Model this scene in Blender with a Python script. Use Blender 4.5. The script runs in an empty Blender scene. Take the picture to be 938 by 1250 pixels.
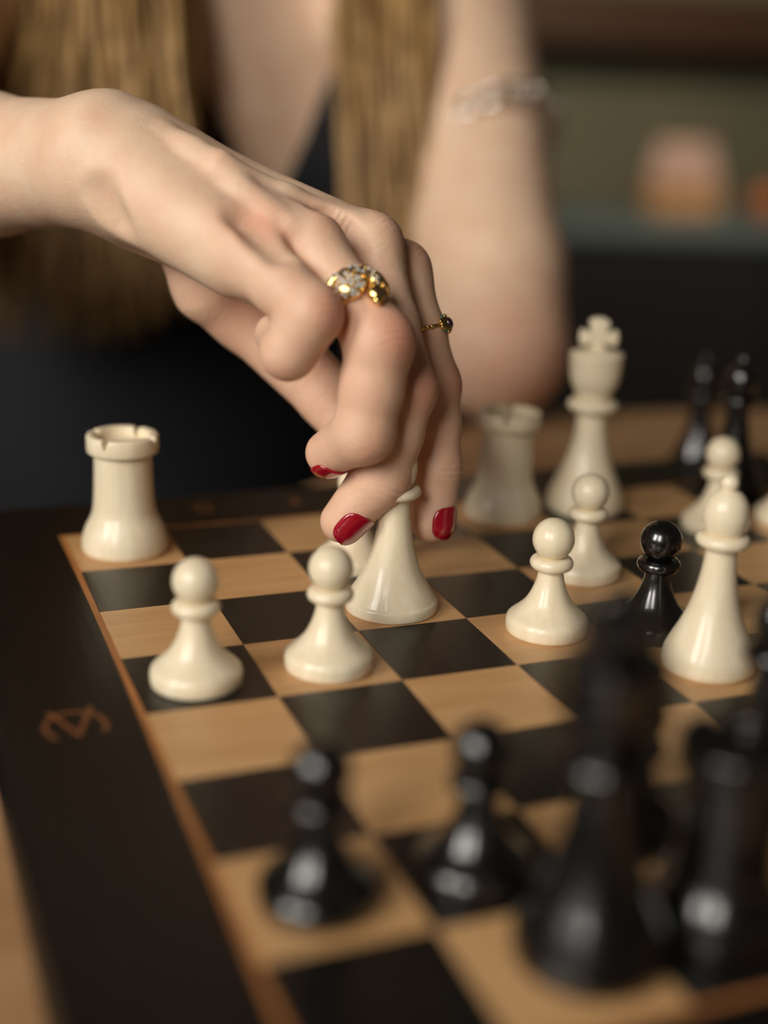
import bpy, bmesh, math, random
import numpy as np
from mathutils import Vector, Matrix

# ------------------------------------------------------------------ camera
W, H = 938.0, 1250.0
FPX = 1622.83
S = 0.038                                   # one chess square, metres
CAM_M = np.array([[0.9328314, 0.0792757, -0.3514838], [-0.3584199, 0.3040285, -0.8826675], [0.036887, 0.9493588, 0.3120213]])                      # columns: right, up, back
CAM_C = np.array([-0.063091, -0.481404, 0.169342])
RIGHT, UP, FWD = CAM_M[:, 0], CAM_M[:, 1], -CAM_M[:, 2]
scene = bpy.context.scene
col = scene.collection

cam_d = bpy.data.cameras.new('camera')
cam = bpy.data.objects.new('camera', cam_d)
col.objects.link(cam)
mw = Matrix.Identity(4)
for i in range(3):
    for j in range(3):
        mw[i][j] = CAM_M[i, j]
    mw[i][3] = CAM_C[i]
cam.matrix_world = mw
cam_d.sensor_fit = 'VERTICAL'
cam_d.sensor_height = 36.0
cam_d.sensor_width = 36.0 * W / H
cam_d.lens = FPX * 36.0 / H
cam_d.clip_start = 0.01
cam_d.dof.use_dof = True
cam_d.dof.focus_distance = 0.431
cam_d.dof.aperture_fstop = 2.7
scene.camera = cam

scene.view_settings.view_transform = 'Standard'
scene.view_settings.look = 'None'
scene.view_settings.gamma = 1.0
scene.view_settings.use_curve_mapping = False
scene.view_settings.exposure = 0.25


def at(px, py, d):
    """photo pixel + depth along the camera axis -> world point"""
    return CAM_C + d * (FWD + RIGHT * ((px - W / 2) / FPX) + UP * (-(py - H / 2) / FPX))


def on_plane(px, py, z=0.0):
    d = FWD + RIGHT * ((px - W / 2) / FPX) + UP * (-(py - H / 2) / FPX)
    return CAM_C + d * ((z - CAM_C[2]) / d[2])


# ------------------------------------------------------------------ world + lights
world = bpy.data.worlds.new('world')
scene.world = world
world.use_nodes = True
bg = world.node_tree.nodes['Background']
bg.inputs[0].default_value = (1.0, 0.80, 0.60, 1)
bg.inputs[1].default_value = 0.028


def area_light(name, loc, target, sx, sy, power, color):
    d = bpy.data.lights.new(name, 'AREA')
    d.shape = 'RECTANGLE'
    d.size, d.size_y = sx, sy
    d.energy = power
    d.color = color
    o = bpy.data.objects.new(name, d)
    col.objects.link(o)
    o.location = loc
    o.rotation_euler = (Vector(target) - Vector(loc)).to_track_quat('-Z', 'Y').to_euler()
    return o


# daylight from a tall two-pane window behind the photographer, to the left
FOC = Vector((0.10, -0.10, 0.05))
for az, pw_ in ((-50.0, 30.0), (-22.0, 24.0)):
    a = math.radians(21.7 - az)                     # measured from the camera's own bearing
    el = math.radians(27)
    wdir = Vector((-math.sin(a) * math.cos(el), -math.cos(a) * math.cos(el), math.sin(el)))
    area_light('window_daylight', FOC + wdir * 2.4, FOC, 0.62, 1.15, pw_, (1.0, 0.95, 0.87))
# added fill light, no visible fixture, brightens the back wall
area_light('wall_fill', (1.5, 1.3, 0.85), (1.65, 3.1, 0.05), 0.5, 0.2, 12.0, (1.0, 0.86, 0.66))

# ------------------------------------------------------------------ materials
def srgb(r, g, b):
    def f(c):
        c /= 255.0
        return c / 12.92 if c <= 0.04045 else ((c + 0.055) / 1.055) ** 2.4
    return (f(r), f(g), f(b), 1.0)


def mat_base(name, color, rough=0.5, metal=0.0, coat=0.0, coat_rough=0.1, sss=0.0, spec=0.5):
    m = bpy.data.materials.new(name)
    m.use_nodes = True
    b = m.node_tree.nodes['Principled BSDF']
    b.inputs['Base Color'].default_value = color
    b.inputs['Roughness'].default_value = rough
    b.inputs['Metallic'].default_value = metal
    b.inputs['Coat Weight'].default_value = coat
    b.inputs['Coat Roughness'].default_value = coat_rough
    b.inputs['Specular IOR Level'].default_value = spec
    return m, m.node_tree, b


def N(nt, t, **kw):
    n = nt.nodes.new(t)
    for k, v in kw.items():
        if k.startswith('i_'):
            n.inputs[k[2:].replace('_', ' ')].default_value = v
        else:
            setattr(n, k, v)
    return n


def wood(name, c0, c1, rough, scale=(1, 1, 1), nscale=40.0, coat=0.0, coat_rough=0.15, bump=0.0, per_object=0.0, detail=6.0, spec=0.5):
    m, nt, b = mat_base(name, c0, rough, coat=coat, coat_rough=coat_rough, spec=spec)
    tc = N(nt, 'ShaderNodeTexCoord')
    mp = N(nt, 'ShaderNodeMapping')
    mp.inputs['Scale'].default_value = scale
    src = tc.outputs['Object']
    oi = N(nt, 'ShaderNodeObjectInfo')
    if per_object:
        ad = N(nt, 'ShaderNodeVectorMath', operation='ADD')
        nt.links.new(src, ad.inputs[0])
        ml = N(nt, 'ShaderNodeVectorMath', operation='SCALE')
        nt.links.new(oi.outputs['Location'], ml.inputs[0])
        ml.inputs['Scale'].default_value = 7.3
        nt.links.new(ml.outputs[0], ad.inputs[1])
        src = ad.outputs[0]
    nt.links.new(src, mp.inputs['Vector'])
    nz = N(nt, 'ShaderNodeTexNoise', i_Scale=nscale, i_Detail=detail, i_Roughness=0.65)
    nt.links.new(mp.outputs[0], nz.inputs['Vector'])
    cr = N(nt, 'ShaderNodeValToRGB')
    cr.color_ramp.elements[0].position = 0.32
    cr.color_ramp.elements[1].position = 0.70
    cr.color_ramp.elements[0].color = c0
    cr.color_ramp.elements[1].color = c1
    nt.links.new(nz.outputs[0], cr.inputs[0])
    out = cr.outputs[0]
    if per_object:
        hs = N(nt, 'ShaderNodeHueSaturation')
        ma = N(nt, 'ShaderNodeMath', operation='MULTIPLY_ADD')
        nt.links.new(oi.outputs['Random'], ma.inputs[0])
        ma.inputs[1].default_value = per_object
        ma.inputs[2].default_value = 1.0 - per_object / 2
        nt.links.new(ma.outputs[0], hs.inputs['Value'])
        nt.links.new(out, hs.inputs['Color'])
        out = hs.outputs[0]
    nt.links.new(out, b.inputs['Base Color'])
    if bump:
        bp = N(nt, 'ShaderNodeBump', i_Strength=bump, i_Distance=0.0004)
        nt.links.new(nz.outputs[0], bp.inputs['Height'])
        nt.links.new(bp.outputs[0], b.inputs['Normal'])
    return m


MAT = {}
MAT['cream'] = wood('cream_boxwood', srgb(232, 215, 182), srgb(243, 230, 202), 0.42, (1, 1, 0.12), 260.0, coat=0.35, coat_rough=0.12, detail=4)
MAT['black_wood'] = wood('black_lacquer', srgb(7, 7, 8), srgb(11, 11, 11), 0.26, (1, 1, 0.15), 200.0, coat=1.0, coat_rough=0.10)
MAT['light_sq'] = wood('maple_square', srgb(192, 146, 96), srgb(212, 168, 118), 0.40, (0.15, 1, 1), 130.0, per_object=0.10, bump=0.08)
MAT['dark_sq'] = wood('dark_stained_square', srgb(19, 16, 14), srgb(29, 25, 22), 0.30, (1, 0.18, 1), 300.0, per_object=0.15, bump=0.35, spec=0.4)
MAT['frame'] = wood('dark_stained_frame', srgb(14, 11, 10), srgb(23, 19, 16), 0.38, (1, 0.12, 1), 260.0, bump=0.35, spec=0.3)
MAT['inlay'] = wood('orange_brown_inlay', srgb(160, 102, 54), srgb(184, 122, 70), 0.45, (1, 0.2, 1), 120.0)
MAT['burn'] = mat_base('brown_ornament', srgb(122, 74, 40), 0.5)[0]
MAT['table'] = wood('brown_table_wood', srgb(156, 114, 76), srgb(190, 150, 110), 0.42, (0.12, 1, 1), 26.0, bump=0.1)
MAT['floor'] = wood('dark_floor', srgb(34, 24, 18), srgb(50, 36, 27), 0.5, (0.1, 1, 1), 8.0)
MAT['gold'] = mat_base('gold', (0.92, 0.64, 0.24, 1), 0.20, 1.0)[0]
MAT['old_gold'] = mat_base('dark_gold', (0.62, 0.42, 0.15, 1), 0.28, 1.0)[0]
MAT['silver'] = mat_base('silver', (0.92, 0.89, 0.82, 1), 0.25, 1.0)[0]
MAT['gem'] = mat_base('clear_stone', (0.86, 0.88, 0.92, 1), 0.05, 0.0, coat=1.0, coat_rough=0.02, spec=1.0)[0]
MAT['dark_gem'] = mat_base('dark_stone', (0.03, 0.012, 0.015, 1), 0.06, coat=1.0, coat_rough=0.02, spec=1.0)[0]
MAT['green_gem'] = mat_base('green_stone', (0.03, 0.10, 0.04, 1), 0.08, coat=1.0, coat_rough=0.02)[0]
MAT['polish'] = mat_base('red_nail_polish', srgb(158, 10, 36), 0.22, coat=1.0, coat_rough=0.05)[0]
MAT['teal'] = mat_base('teal_painted_board', srgb(74, 86, 86), 0.5)[0]
MAT['dark_cab'] = mat_base('black_brown_cabinet', srgb(20, 16, 15), 0.6)[0]
MAT['brown_shelf'] = mat_base('brown_shelf', srgb(70, 46, 30), 0.6)[0]


def skin_material():
    m, nt, b = mat_base('skin', srgb(226, 184, 155), 0.46, spec=0.4)
    at_ = N(nt, 'ShaderNodeAttribute', attribute_name='blush')
    tc = N(nt, 'ShaderNodeTexCoord')
    nz = N(nt, 'ShaderNodeTexNoise', i_Scale=70.0, i_Detail=5.0)
    nt.links.new(tc.outputs['Object'], nz.inputs['Vector'])
    cr = N(nt, 'ShaderNodeValToRGB')
    cr.color_ramp.elements[0].position = 0.3
    cr.color_ramp.elements[1].position = 0.7
    cr.color_ramp.elements[0].color = srgb(231, 191, 161)
    cr.color_ramp.elements[1].color = srgb(240, 208, 179)
    nt.links.new(nz.outputs[0], cr.inputs[0])
    mx = N(nt, 'ShaderNodeMixRGB', blend_type='MIX')
    nt.links.new(at_.outputs['Fac'], mx.inputs[0])
    nt.links.new(cr.outputs[0], mx.inputs[1])
    mx.inputs[2].default_value = srgb(216, 146, 120)
    nt.links.new(mx.outputs[0], b.inputs['Base Color'])
    b.inputs['Subsurface Weight'].default_value = 0.22
    b.inputs['Subsurface Radius'].default_value = (1.0, 0.35, 0.18)
    b.inputs['Subsurface Scale'].default_value = 0.004
    # pores + joint wrinkles
    vo = N(nt, 'ShaderNodeTexVoronoi', i_Scale=1500.0, feature='DISTANCE_TO_EDGE')
    nt.links.new(tc.outputs['Object'], vo.inputs['Vector'])
    b1 = N(nt, 'ShaderNodeBump', i_Strength=0.5, i_Distance=0.0003)
    nt.links.new(vo.outputs['Distance'], b1.inputs['Height'])
    wt = N(nt, 'ShaderNodeAttribute', attribute_name='wr_t')
    ww = N(nt, 'ShaderNodeAttribute', attribute_name='wr_w')
    n2 = N(nt, 'ShaderNodeTexNoise', i_Scale=160.0, i_Detail=3.0)
    nt.links.new(tc.outputs['Object'], n2.inputs['Vector'])
    ma = N(nt, 'ShaderNodeMath', operation='MULTIPLY_ADD')
    nt.links.new(n2.outputs[0], ma.inputs[0])
    ma.inputs[1].default_value = 5.0
    nt.links.new(wt.outputs['Fac'], ma.inputs[2])
    sn = N(nt, 'ShaderNodeMath', operation='SINE')
    nt.links.new(ma.outputs[0], sn.inputs[0])
    pw = N(nt, 'ShaderNodeMath', operation='MULTIPLY')
    nt.links.new(sn.outputs[0], pw.inputs[0])
    nt.links.new(ww.outputs['Fac'], pw.inputs[1])
    b2 = N(nt, 'ShaderNodeBump', i_Strength=0.6, i_Distance=0.00035)
    nt.links.new(pw.outputs[0], b2.inputs['Height'])
    n3 = N(nt, 'ShaderNodeTexNoise', i_Scale=330.0, i_Detail=4.0)
    nt.links.new(tc.outputs['Object'], n3.inputs['Vector'])
    b3 = N(nt, 'ShaderNodeBump', i_Strength=0.30, i_Distance=0.0006)
    nt.links.new(n3.outputs[0], b3.inputs['Height'])
    nt.links.new(b1.outputs[0], b3.inputs['Normal'])
    nt.links.new(b3.outputs[0], b2.inputs['Normal'])
    nt.links.new(b2.outputs[0], b.inputs['Normal'])
    return m


MAT['skin'] = skin_material()
MAT['hair'] = wood('blonde_brown_hair', srgb(120, 86, 46), srgb(196, 156, 96), 0.42, (1, 1, 0.06), 110.0)
MAT['cloth'] = wood('navy_black_cloth', srgb(6, 8, 14), srgb(11, 13, 21), 0.8, (1, 1, 1), 400.0)


def wall_material():
    m, nt, b = mat_base('olive_grey_tile_wall', srgb(92, 92, 74), 0.8)
    tc = N(nt, 'ShaderNodeTexCoord')
    nz = N(nt, 'ShaderNodeTexNoise', i_Scale=3.0, i_Detail=4.0)
    nt.links.new(tc.outputs['Object'], nz.inputs['Vector'])
    cr = N(nt, 'ShaderNodeValToRGB')
    cr.color_ramp.elements[0].color = srgb(96, 100, 82)
    cr.color_ramp.elements[1].color = srgb(132, 124, 98)
    nt.links.new(nz.outputs[0], cr.inputs[0])
    nt.links.new(cr.outputs[0], b.inputs['Base Color'])
    return m


MAT['wall'] = wall_material()

# ------------------------------------------------------------------ object helpers
def new_obj(name, me, mat, parent=None, smooth=False):
    if mat is not None and not me.materials:
        me.materials.append(mat)
    if smooth:
        me.shade_smooth()
    o = bpy.data.objects.new(name, me)
    col.objects.link(o)
    if parent is not None:
        o.parent = parent
    return o


def empty(name, loc=(0, 0, 0), label=None, cat=None, group=None):
    o = bpy.data.objects.new(name, None)
    o.empty_display_size = 0.01
    col.objects.link(o)
    o.location = loc
    tag(o, label, cat, group)
    return o


def tag(o, label=None, cat=None, group=None, kind=None):
    if label:
        o['label'] = label
    if cat:
        o['category'] = cat
    if group:
        o['group'] = group
    if kind:
        o['kind'] = kind
    return o


def from_data(name, verts, faces):
    me = bpy.data.meshes.new(name)
    me.from_pydata([tuple(map(float, v)) for v in verts], [], faces)
    me.update()
    return me


def box_mesh(name, x0, x1, y0, y1, z0, z1, bevel=0.0, seg=1):
    bm = bmesh.new()
    bmesh.ops.create_cube(bm, size=1.0)
    for v in bm.verts:
        v.co = Vector(((x0 + x1) / 2 + v.co.x * (x1 - x0), (y0 + y1) / 2 + v.co.y * (y1 - y0), (z0 + z1) / 2 + v.co.z * (z1 - z0)))
    if bevel:
        bmesh.ops.bevel(bm, geom=list(bm.edges), offset=bevel, segments=seg, affect='EDGES', profile=0.5)
    me = bpy.data.meshes.new(name)
    bm.to_mesh(me)
    bm.free()
    return me


def catmull(pts, n):
    pts = [np.array(p, float) for p in pts]
    P = [2 * pts[0] - pts[1]] + pts + [2 * pts[-1] - pts[-2]]
    out = []
    for i in range(1, len(P) - 2):
        for k in range(n):
            t = k / n
            a, b, c, d = P[i - 1], P[i], P[i + 1], P[i + 2]
            out.append(0.5 * ((2 * b) + (c - a) * t + (2 * a - 5 * b + 4 * c - d) * t * t + (3 * b - a - 3 * c + d) * t ** 3))
    out.append(pts[-1])
    return out


def lathe_mesh(name, prof, seg=48, smooth_n=0):
    """prof: list of (r, z) bottom to top"""
    if smooth_n:
        prof = [tuple(p) for p in catmull([(r, z) for r, z in prof], smooth_n)]
    verts, faces = [], []
    rings = []
    for r, z in prof:
        r = max(r, 0.0)
        if r < 1e-6:
            rings.append([len(verts)])
            verts.append((0, 0, z))
        else:
            ids = []
            for k in range(seg):
                a = 2 * math.pi * k / seg
                ids.append(len(verts))
                verts.append((r * math.cos(a), r * math.sin(a), z))
            rings.append(ids)
    for a, b in zip(rings[:-1], rings[1:]):
        if len(a) == 1 and len(b) == 1:
            continue
        for k in range(seg):
            k2 = (k + 1) % seg
            if len(a) == 1:
                faces.append((a[0], b[k2], b[k]))
            elif len(b) == 1:
                faces.append((a[k], a[k2], b[0]))
            else:
                faces.append((a[k], a[k2], b[k2], b[k]))
    if len(rings[0]) > 1:
        faces.append(tuple(reversed(rings[0])))
    if len(rings[-1]) > 1:
        faces.append(tuple(rings[-1]))
    me = from_data(name, verts, faces)
    me.shade_smooth()
    return me


def tube_data(path, radii, sides=8, flat=1.0, up=(0, 0, 1), closed=False):
    verts, faces = [], []
    n = len(path)
    prev = None
    for i, p in enumerate(path):
        p = np.array(p, float)
        a = np.array(path[(i - 1) % n] if (closed or i > 0) else path[0], float)
        b = np.array(path[(i + 1) % n] if (closed or i < n - 1) else path[-1], float)
        t = b - a
        t /= np.linalg.norm(t) + 1e-12
        u = np.array(up, float) if prev is None else prev
        u = u - t * (u @ t)
        if np.linalg.norm(u) < 1e-6:
            u = np.array((1.0, 0.2, 0.1)) - t * t[0]
        u /= np.linalg.norm(u)
        prev = u
        w = np.cross(t, u)
        r = radii[i] if hasattr(radii, '__len__') else radii
        for k in range(sides):
            an = 2 * math.pi * k / sides
            verts.append(p + u * (math.cos(an) * r * flat) + w * (math.sin(an) * r))
    m = n if closed else n - 1
    for i in range(m):
        for k in range(sides):
            k2 = (k + 1) % sides
            i2 = (i + 1) % n
            faces.append((i * sides + k, i * sides + k2, i2 * sides + k2, i2 * sides + k))
    if not closed:
        faces.append(tuple(reversed(range(sides))))
        faces.append(tuple(range((n - 1) * sides, n * sides)))
    return verts, faces


def tube_mesh(name, *a, **k):
    v, f = tube_data(*a, **k)
    me = from_data(name, v, f)
    me.shade_smooth()
    return me


# ================================================================== SETTING
FLOOR_Z = -0.76
TABLE_Z = -0.020
me = box_mesh('floor', -2.5, 3.5, -2.5, 3.2, FLOOR_Z - 0.05, FLOOR_Z)
fl = new_obj('floor', me, MAT['floor'])
tag(fl, 'dark wooden floor of the dim room', 'floor', kind='structure')
me = box_mesh('wall_back', -2.5, 3.5, 3.1, 3.2, FLOOR_Z, 1.9)
wb = new_obj('wall_back', me, MAT['wall'])
tag(wb, 'dim olive grey wall at the back of the room', 'wall', kind='structure')

# sideboard along the wall, shelf above it
sb = empty('sideboard', (1.55, 1.75, FLOOR_Z), 'dark sideboard with a teal painted top standing in the dim background', 'sideboard')
SBH = 0.665
sb.rotation_euler.z = math.radians(-14)
new_obj('body', box_mesh('sideboard_body', -1.0, 1.2, 0.02, 0.5, 0.0, SBH - 0.03, 0.004), MAT['dark_cab'], sb)
new_obj('top', box_mesh('sideboard_top', -1.03, 1.23, -0.01, 0.52, SBH - 0.03, SBH, 0.004), MAT['teal'], sb)
for k in range(4):
    x = -0.98 + k * 0.545
    d = new_obj('door', box_mesh('sideboard_door', x, x + 0.525, 0.0, 0.02, 0.05, SBH - 0.05, 0.003), MAT['dark_cab'], sb)
    new_obj('knob', lathe_mesh('door_knob', [(0.004, 0), (0.004, 0.012), (0.011, 0.018), (0.011, 0.024), (0, 0.028)], 16), MAT['brown_shelf'], d)
    d.children[0].location = (x + (0.48 if k % 2 == 0 else 0.045), 0.0, 0.40)
    d.children[0].rotation_euler = (math.pi / 2, 0, 0)
new_obj('kick', box_mesh('sideboard_kick', -0.98, 1.18, 0.03, 0.06, 0.0, 0.05), MAT['dark_cab'], sb)

SBZ = FLOOR_Z + SBH
MAT['bag'] = wood('pale_paper', srgb(150, 120, 108), srgb(170, 140, 126), 0.8, (1, 1, 1), 14.0)
MAT['tan'] = wood('tan_paper', srgb(150, 108, 66), srgb(166, 122, 80), 0.8, (1, 1, 1), 20.0)
MAT['orange'] = mat_base('orange_glaze', srgb(150, 82, 32), 0.4)[0]
p = on_plane(828, 258, SBZ)
bag = empty('paper_bag', (p[0], p[1], SBZ), 'pale pink paper bag with a tan lower half on the sideboard', 'bag')
bag.rotation_euler.z = math.radians(-25)


def tapered(name, w0, d0, w1, d1, z0, z1, n=5):
    vs, fs = [], []
    rr = random.Random(2)
    for i in range(n + 1):
        t = i / n
        w, d = w0 + (w1 - w0) * t, d0 + (d1 - d0) * t
        for x, y in ((-w, -d), (0, -d * 0.9), (w, -d), (w * 0.86, 0), (w, d), (0, d * 0.9), (-w, d), (-w * 0.86, 0)):
            vs.append((x + rr.uniform(-.003, .003), y + rr.uniform(-.003, .003), z0 + (z1 - z0) * t))
    for i in range(n):
        for k in range(8):
            fs.append((i * 8 + k, i * 8 + (k + 1) % 8, i * 8 + 8 + (k + 1) % 8, i * 8 + 8 + k))
    fs.append(tuple(range(7, -1, -1)))
    fs.append(tuple(range(n * 8, n * 8 + 8)))
    return from_data(name, vs, fs)


new_obj('lower_half', tapered('bag_lower', 0.080, 0.05, 0.078, 0.045, 0.0, 0.065), MAT['tan'], bag)
new_obj('upper_half', tapered('bag_upper', 0.078, 0.045, 0.055, 0.012, 0.0651, 0.150), MAT['bag'], bag)
p = on_plane(936, 268, SBZ)
jar = empty('jar', (p[0], p[1], SBZ), 'small orange glazed jar on the sideboard beside the paper bag', 'jar')
new_obj('body', lathe_mesh('jar_body', [(0.028, 0), (0.036, 0.01), (0.040, 0.03), (0.036, 0.055), (0.026, 0.066), (0.026, 0.070)], 32), MAT['orange'], jar)
new_obj('lid', lathe_mesh('jar_lid', [(0.029, 0.0702), (0.029, 0.078), (0.010, 0.084), (0.008, 0.092), (0, 0.094)], 32), MAT['brown_shelf'], jar)

sh = empty('wall_shelf', (1.1, 3.1, 0.27), 'long brown shelf board fixed to the olive grey wall', 'shelf')
new_obj('board', box_mesh('shelf_board', -1.2, 1.6, -0.28, 0, 0, 0.14, 0.004), MAT['brown_shelf'], sh)
for x in (-0.9, 0.2, 1.3):
    new_obj('bracket', box_mesh('shelf_bracket', x, x + 0.03, -0.2, 0, -0.02, 0.0), MAT['brown_shelf'], sh)

# ------------------------------------------------------------------ table
tb = empty('table', (0.3954, -0.2577, FLOOR_Z), 'brown wooden table under the chessboard', 'table')
th = -FLOOR_Z + TABLE_Z


def octagon_top():
    bm = bmesh.new()
    vs = []
    rc = 0.45 / math.cos(math.pi / 8)
    for k in range(8):
        a = math.radians(35.0 + 22.5 + 45 * k)
        vs.append(bm.verts.new((rc * math.cos(a), rc * math.sin(a), th - 0.028)))
    f = bm.faces.new(vs)
    r = bmesh.ops.extrude_face_region(bm, geom=[f])
    for v in r['geom']:
        if isinstance(v, bmesh.types.BMVert):
            v.co.z = th
    bmesh.ops.recalc_face_normals(bm, faces=bm.faces)
    bmesh.ops.bevel(bm, geom=list(bm.edges), offset=0.003, segments=2, affect='EDGES', profile=0.5)
    me = bpy.data.meshes.new('table_top')
    bm.to_mesh(me)
    bm.free()
    return me


new_obj('top', octagon_top(), MAT['table'], tb)
new_obj('column', lathe_mesh('table_column', [(0.05, 0.04), (0.035, 0.10), (0.030, 0.35), (0.036, 0.62), (0.07, th - 0.0281)], 40), MAT['table'], tb)
new_obj('foot_plate', lathe_mesh('table_foot', [(0, 0), (0.22, 0), (0.22, 0.012), (0.10, 0.03), (0.05, 0.04), (0, 0.04)], 64), MAT['dark_cab'], tb)

# ------------------------------------------------------------------ chessboard
bd = empty('chessboard', (0, 0, TABLE_Z), 'wooden chessboard with maple and dark squares inside a wide dark frame', 'chessboard')
BZ = -TABLE_Z                     # top surface in board coordinates (world z = 0)
STR = 0.0021                      # inlay strip width
FRW = 1.06 * S                    # frame width incl. strip
sq_me = {}
for key in ('light_sq', 'dark_sq'):
    me = box_mesh(key, -S / 2 + 0.00004, S / 2 - 0.00004, -S / 2 + 0.00004, S / 2 - 0.00004, -0.005, 0.0, 0.00012)
    me.materials.append(MAT[key])
    sq_me[key] = me
rnd = random.Random(4)
for r in range(8):
    for c in range(8):
        o = new_obj('square', sq_me['light_sq' if (r + c) % 2 == 0 else 'dark_sq'], None, bd)
        o.location = ((c + 0.5) * S, -(r + 0.5) * S, BZ)
        o.rotation_euler.z = math.pi * rnd.randint(0, 1)
new_obj('core', box_mesh('board_core', -FRW + 0.002, 8 * S + FRW - 0.002, -8 * S - FRW + 0.002, FRW - 0.002, 0.0, BZ - 0.0051), MAT['frame'], bd)
L = 8 * S


def rail(name, ring_in, ring_out, mat, z0, z1, bev):
    a, b = ring_in, ring_out
    for k in range(4):
        # mitred rail on the far side, turned about the board centre
        h = L / 2
        vs = [(-h - a, h + a), (h + a, h + a), (h + b, h + b), (-h - b, h + b)]
        an = k * math.pi / 2
        ca, sa = math.cos(an), math.sin(an)
        bm = bmesh.new()
        lo, hi = [], []
        for x, y in vs:
            X, Y = x * ca - y * sa + h, x * sa + y * ca - h
            lo.append(bm.verts.new((X, Y, z0)))
            hi.append(bm.verts.new((X, Y, z1)))
        bm.faces.new(hi)
        bm.faces.new(lo[::-1])
        for i in range(4):
            j = (i + 1) % 4
            bm.faces.new((lo[i], lo[j], hi[j], hi[i]))
        bmesh.ops.recalc_face_normals(bm, faces=bm.faces)
        if bev:
            e = [e for e in bm.edges if all(abs(v.co.z - z1) < 1e-6 for v in e.verts)
                 and all(max(abs(v.co.x - h), abs(v.co.y + h)) > h + b - 1e-5 for v in e.verts)]
            bmesh.ops.bevel(bm, geom=e, offset=bev, segments=3, affect='EDGES', profile=0.5)
        me = bpy.data.meshes.new(name)
        bm.to_mesh(me)
        bm.free()
        new_obj(name, me, mat, bd)


rail('inlay_strip', 0.00004, STR, MAT['inlay'], BZ - 0.005, BZ, 0)
rail('frame_rail', STR + 0.00004, FRW, MAT['frame'], 0.0, BZ, 0.0022)


def ribbon(name, pts, w, parent, mat):
    pts = catmull(pts, 6)
    vs, fs = [], []
    for i, p in enumerate(pts):
        a, b = pts[max(0, i - 1)], pts[min(len(pts) - 1, i + 1)]
        t = (b - a)[:2]
        t = t / (np.linalg.norm(t) + 1e-9)
        nrm = np.array((-t[1], t[0]))
        for s in (-1, 1):
            q = p[:2] + nrm * s * w / 2
            vs.append((q[0], q[1], BZ + 0.00008))
    for i in range(len(pts) - 1):
        fs.append((2 * i, 2 * i + 2, 2 * i + 3, 2 * i + 1))
    return from_data(name, vs, fs), vs, fs


def join_ribbons(name, strokes, w, mat, zs=0.00012):
    bm_v, bm_f = [], []
    for si, st in enumerate(strokes):
        _, vs, fs = ribbon('tmp', st, w, None, None)
        o = len(bm_v)
        vs = [(x, y, z + si * 0.00003) for x, y, z in vs]
        n = len(vs)
        bm_v += vs + [(x, y, BZ - 0.0005) for x, y, z in vs]
        bm_f += [tuple(i + o for i in f) for f in fs]
        for i in range(n // 2 - 1):
            a, b = 2 * i, 2 * i + 2
            bm_f.append((o + a, o + a + n, o + b + n, o + b))
            bm_f.append((o + a + 1, o + b + 1, o + b + 1 + n, o + a + 1 + n))
    return new_obj(name, from_data(name, bm_v, bm_f), mat, bd)


def gpx(x, y):
    p = on_plane(20 + x / 6.253, 840 + y / 6.253)
    return (p[0], p[1], 0)


s1 = [gpx(*q) for q in ((315, 388), (245, 355), (215, 300), (250, 245), (330, 203), (440, 182), (560, 190), (640, 220), (688, 278), (668, 332))]
s2a = [gpx(*q) for q in ((238, 188), (310, 232), (400, 300), (486, 366))]
s2b = [gpx(*q) for q in ((478, 368), (510, 290), (540, 210), (568, 142))]
o = join_ribbons('ornament', [s1, s2a, s2b], 0.0013, MAT['burn'])
o['label'] = 'orange-brown looped monogram mark on the dark frame'


def letter(cx, cy, strokes, h):
    st = [[(cx - x * h, cy - y * h, 0) for x, y in s] for s in strokes]     # read from the far side
    return join_ribbons('letter_mark', st, 0.0011, MAT['burn'])


letter(1.53 * S, 0.56 * S, [[(0.28, 0.32), (0.1, 0.48), (-0.18, 0.42), (-0.3, 0.0), (-0.18, -0.42), (0.1, -0.48), (0.28, -0.3), (0.28, -0.02)], [(0.28, -0.02), (0.05, -0.02)]], 0.010)
letter(2.51 * S, 0.54 * S, [[(-0.2, -0.5), (-0.2, 0.0), (-0.2, 0.5)], [(-0.2, 0.46), (0.25, 0.46)], [(-0.2, 0.02), (0.15, 0.02)]], 0.010)

# ------------------------------------------------------------------ chess pieces (profiles in mm for a 50 mm square)
K = S / 50.0


def pr(lst):
    return [(r * K, z * K) for r, z in lst]


def ellipsoid_prof(r, h, zc, n=20, a0=-88, a1=90):
    out = []
    for i in range(n + 1):
        a = math.radians(a0 + (a1 - a0) * i / n)
        out.append((max(0.0, r * math.cos(a)) if i < n or a1 < 90 else 0.0, zc + h * math.sin(a)))
    return out


def collar_prof(r, h, zc, inner):
    out = [(inner, zc - h)]
    for i in range(13):
        a = math.radians(-90 + 180 * i / 12)
        out.append((r - h + h * math.cos(a) * 1.0, zc + h * math.sin(a)))
    out.append((inner, zc + h))
    return out


ME = {}
# pawn
body = [(16.6, 0.0), (17.3, 0.5), (17.6, 1.5), (17.7, 4.6), (17.3, 6.4), (16.2, 7.6)]
flare = catmull([(16.2, 7.6), (13.2, 10.2), (10.2, 13.4), (7.7, 18.0), (6.0, 23.0), (5.3, 27.8), (5.4, 31)], 5)
ME['pawn_body'] = lathe_mesh('pawn_body', pr(body[:-1] + [tuple(p) for p in flare]), 56)
ME['pawn_collar'] = lathe_mesh('pawn_collar', pr(collar_prof(9.2, 2.7, 31.0, 4.0)), 48)
ME['pawn_head'] = lathe_mesh('pawn_head', pr(ellipsoid_prof(8.8, 9.0, 41.4, 26, -66)), 48)
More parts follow.
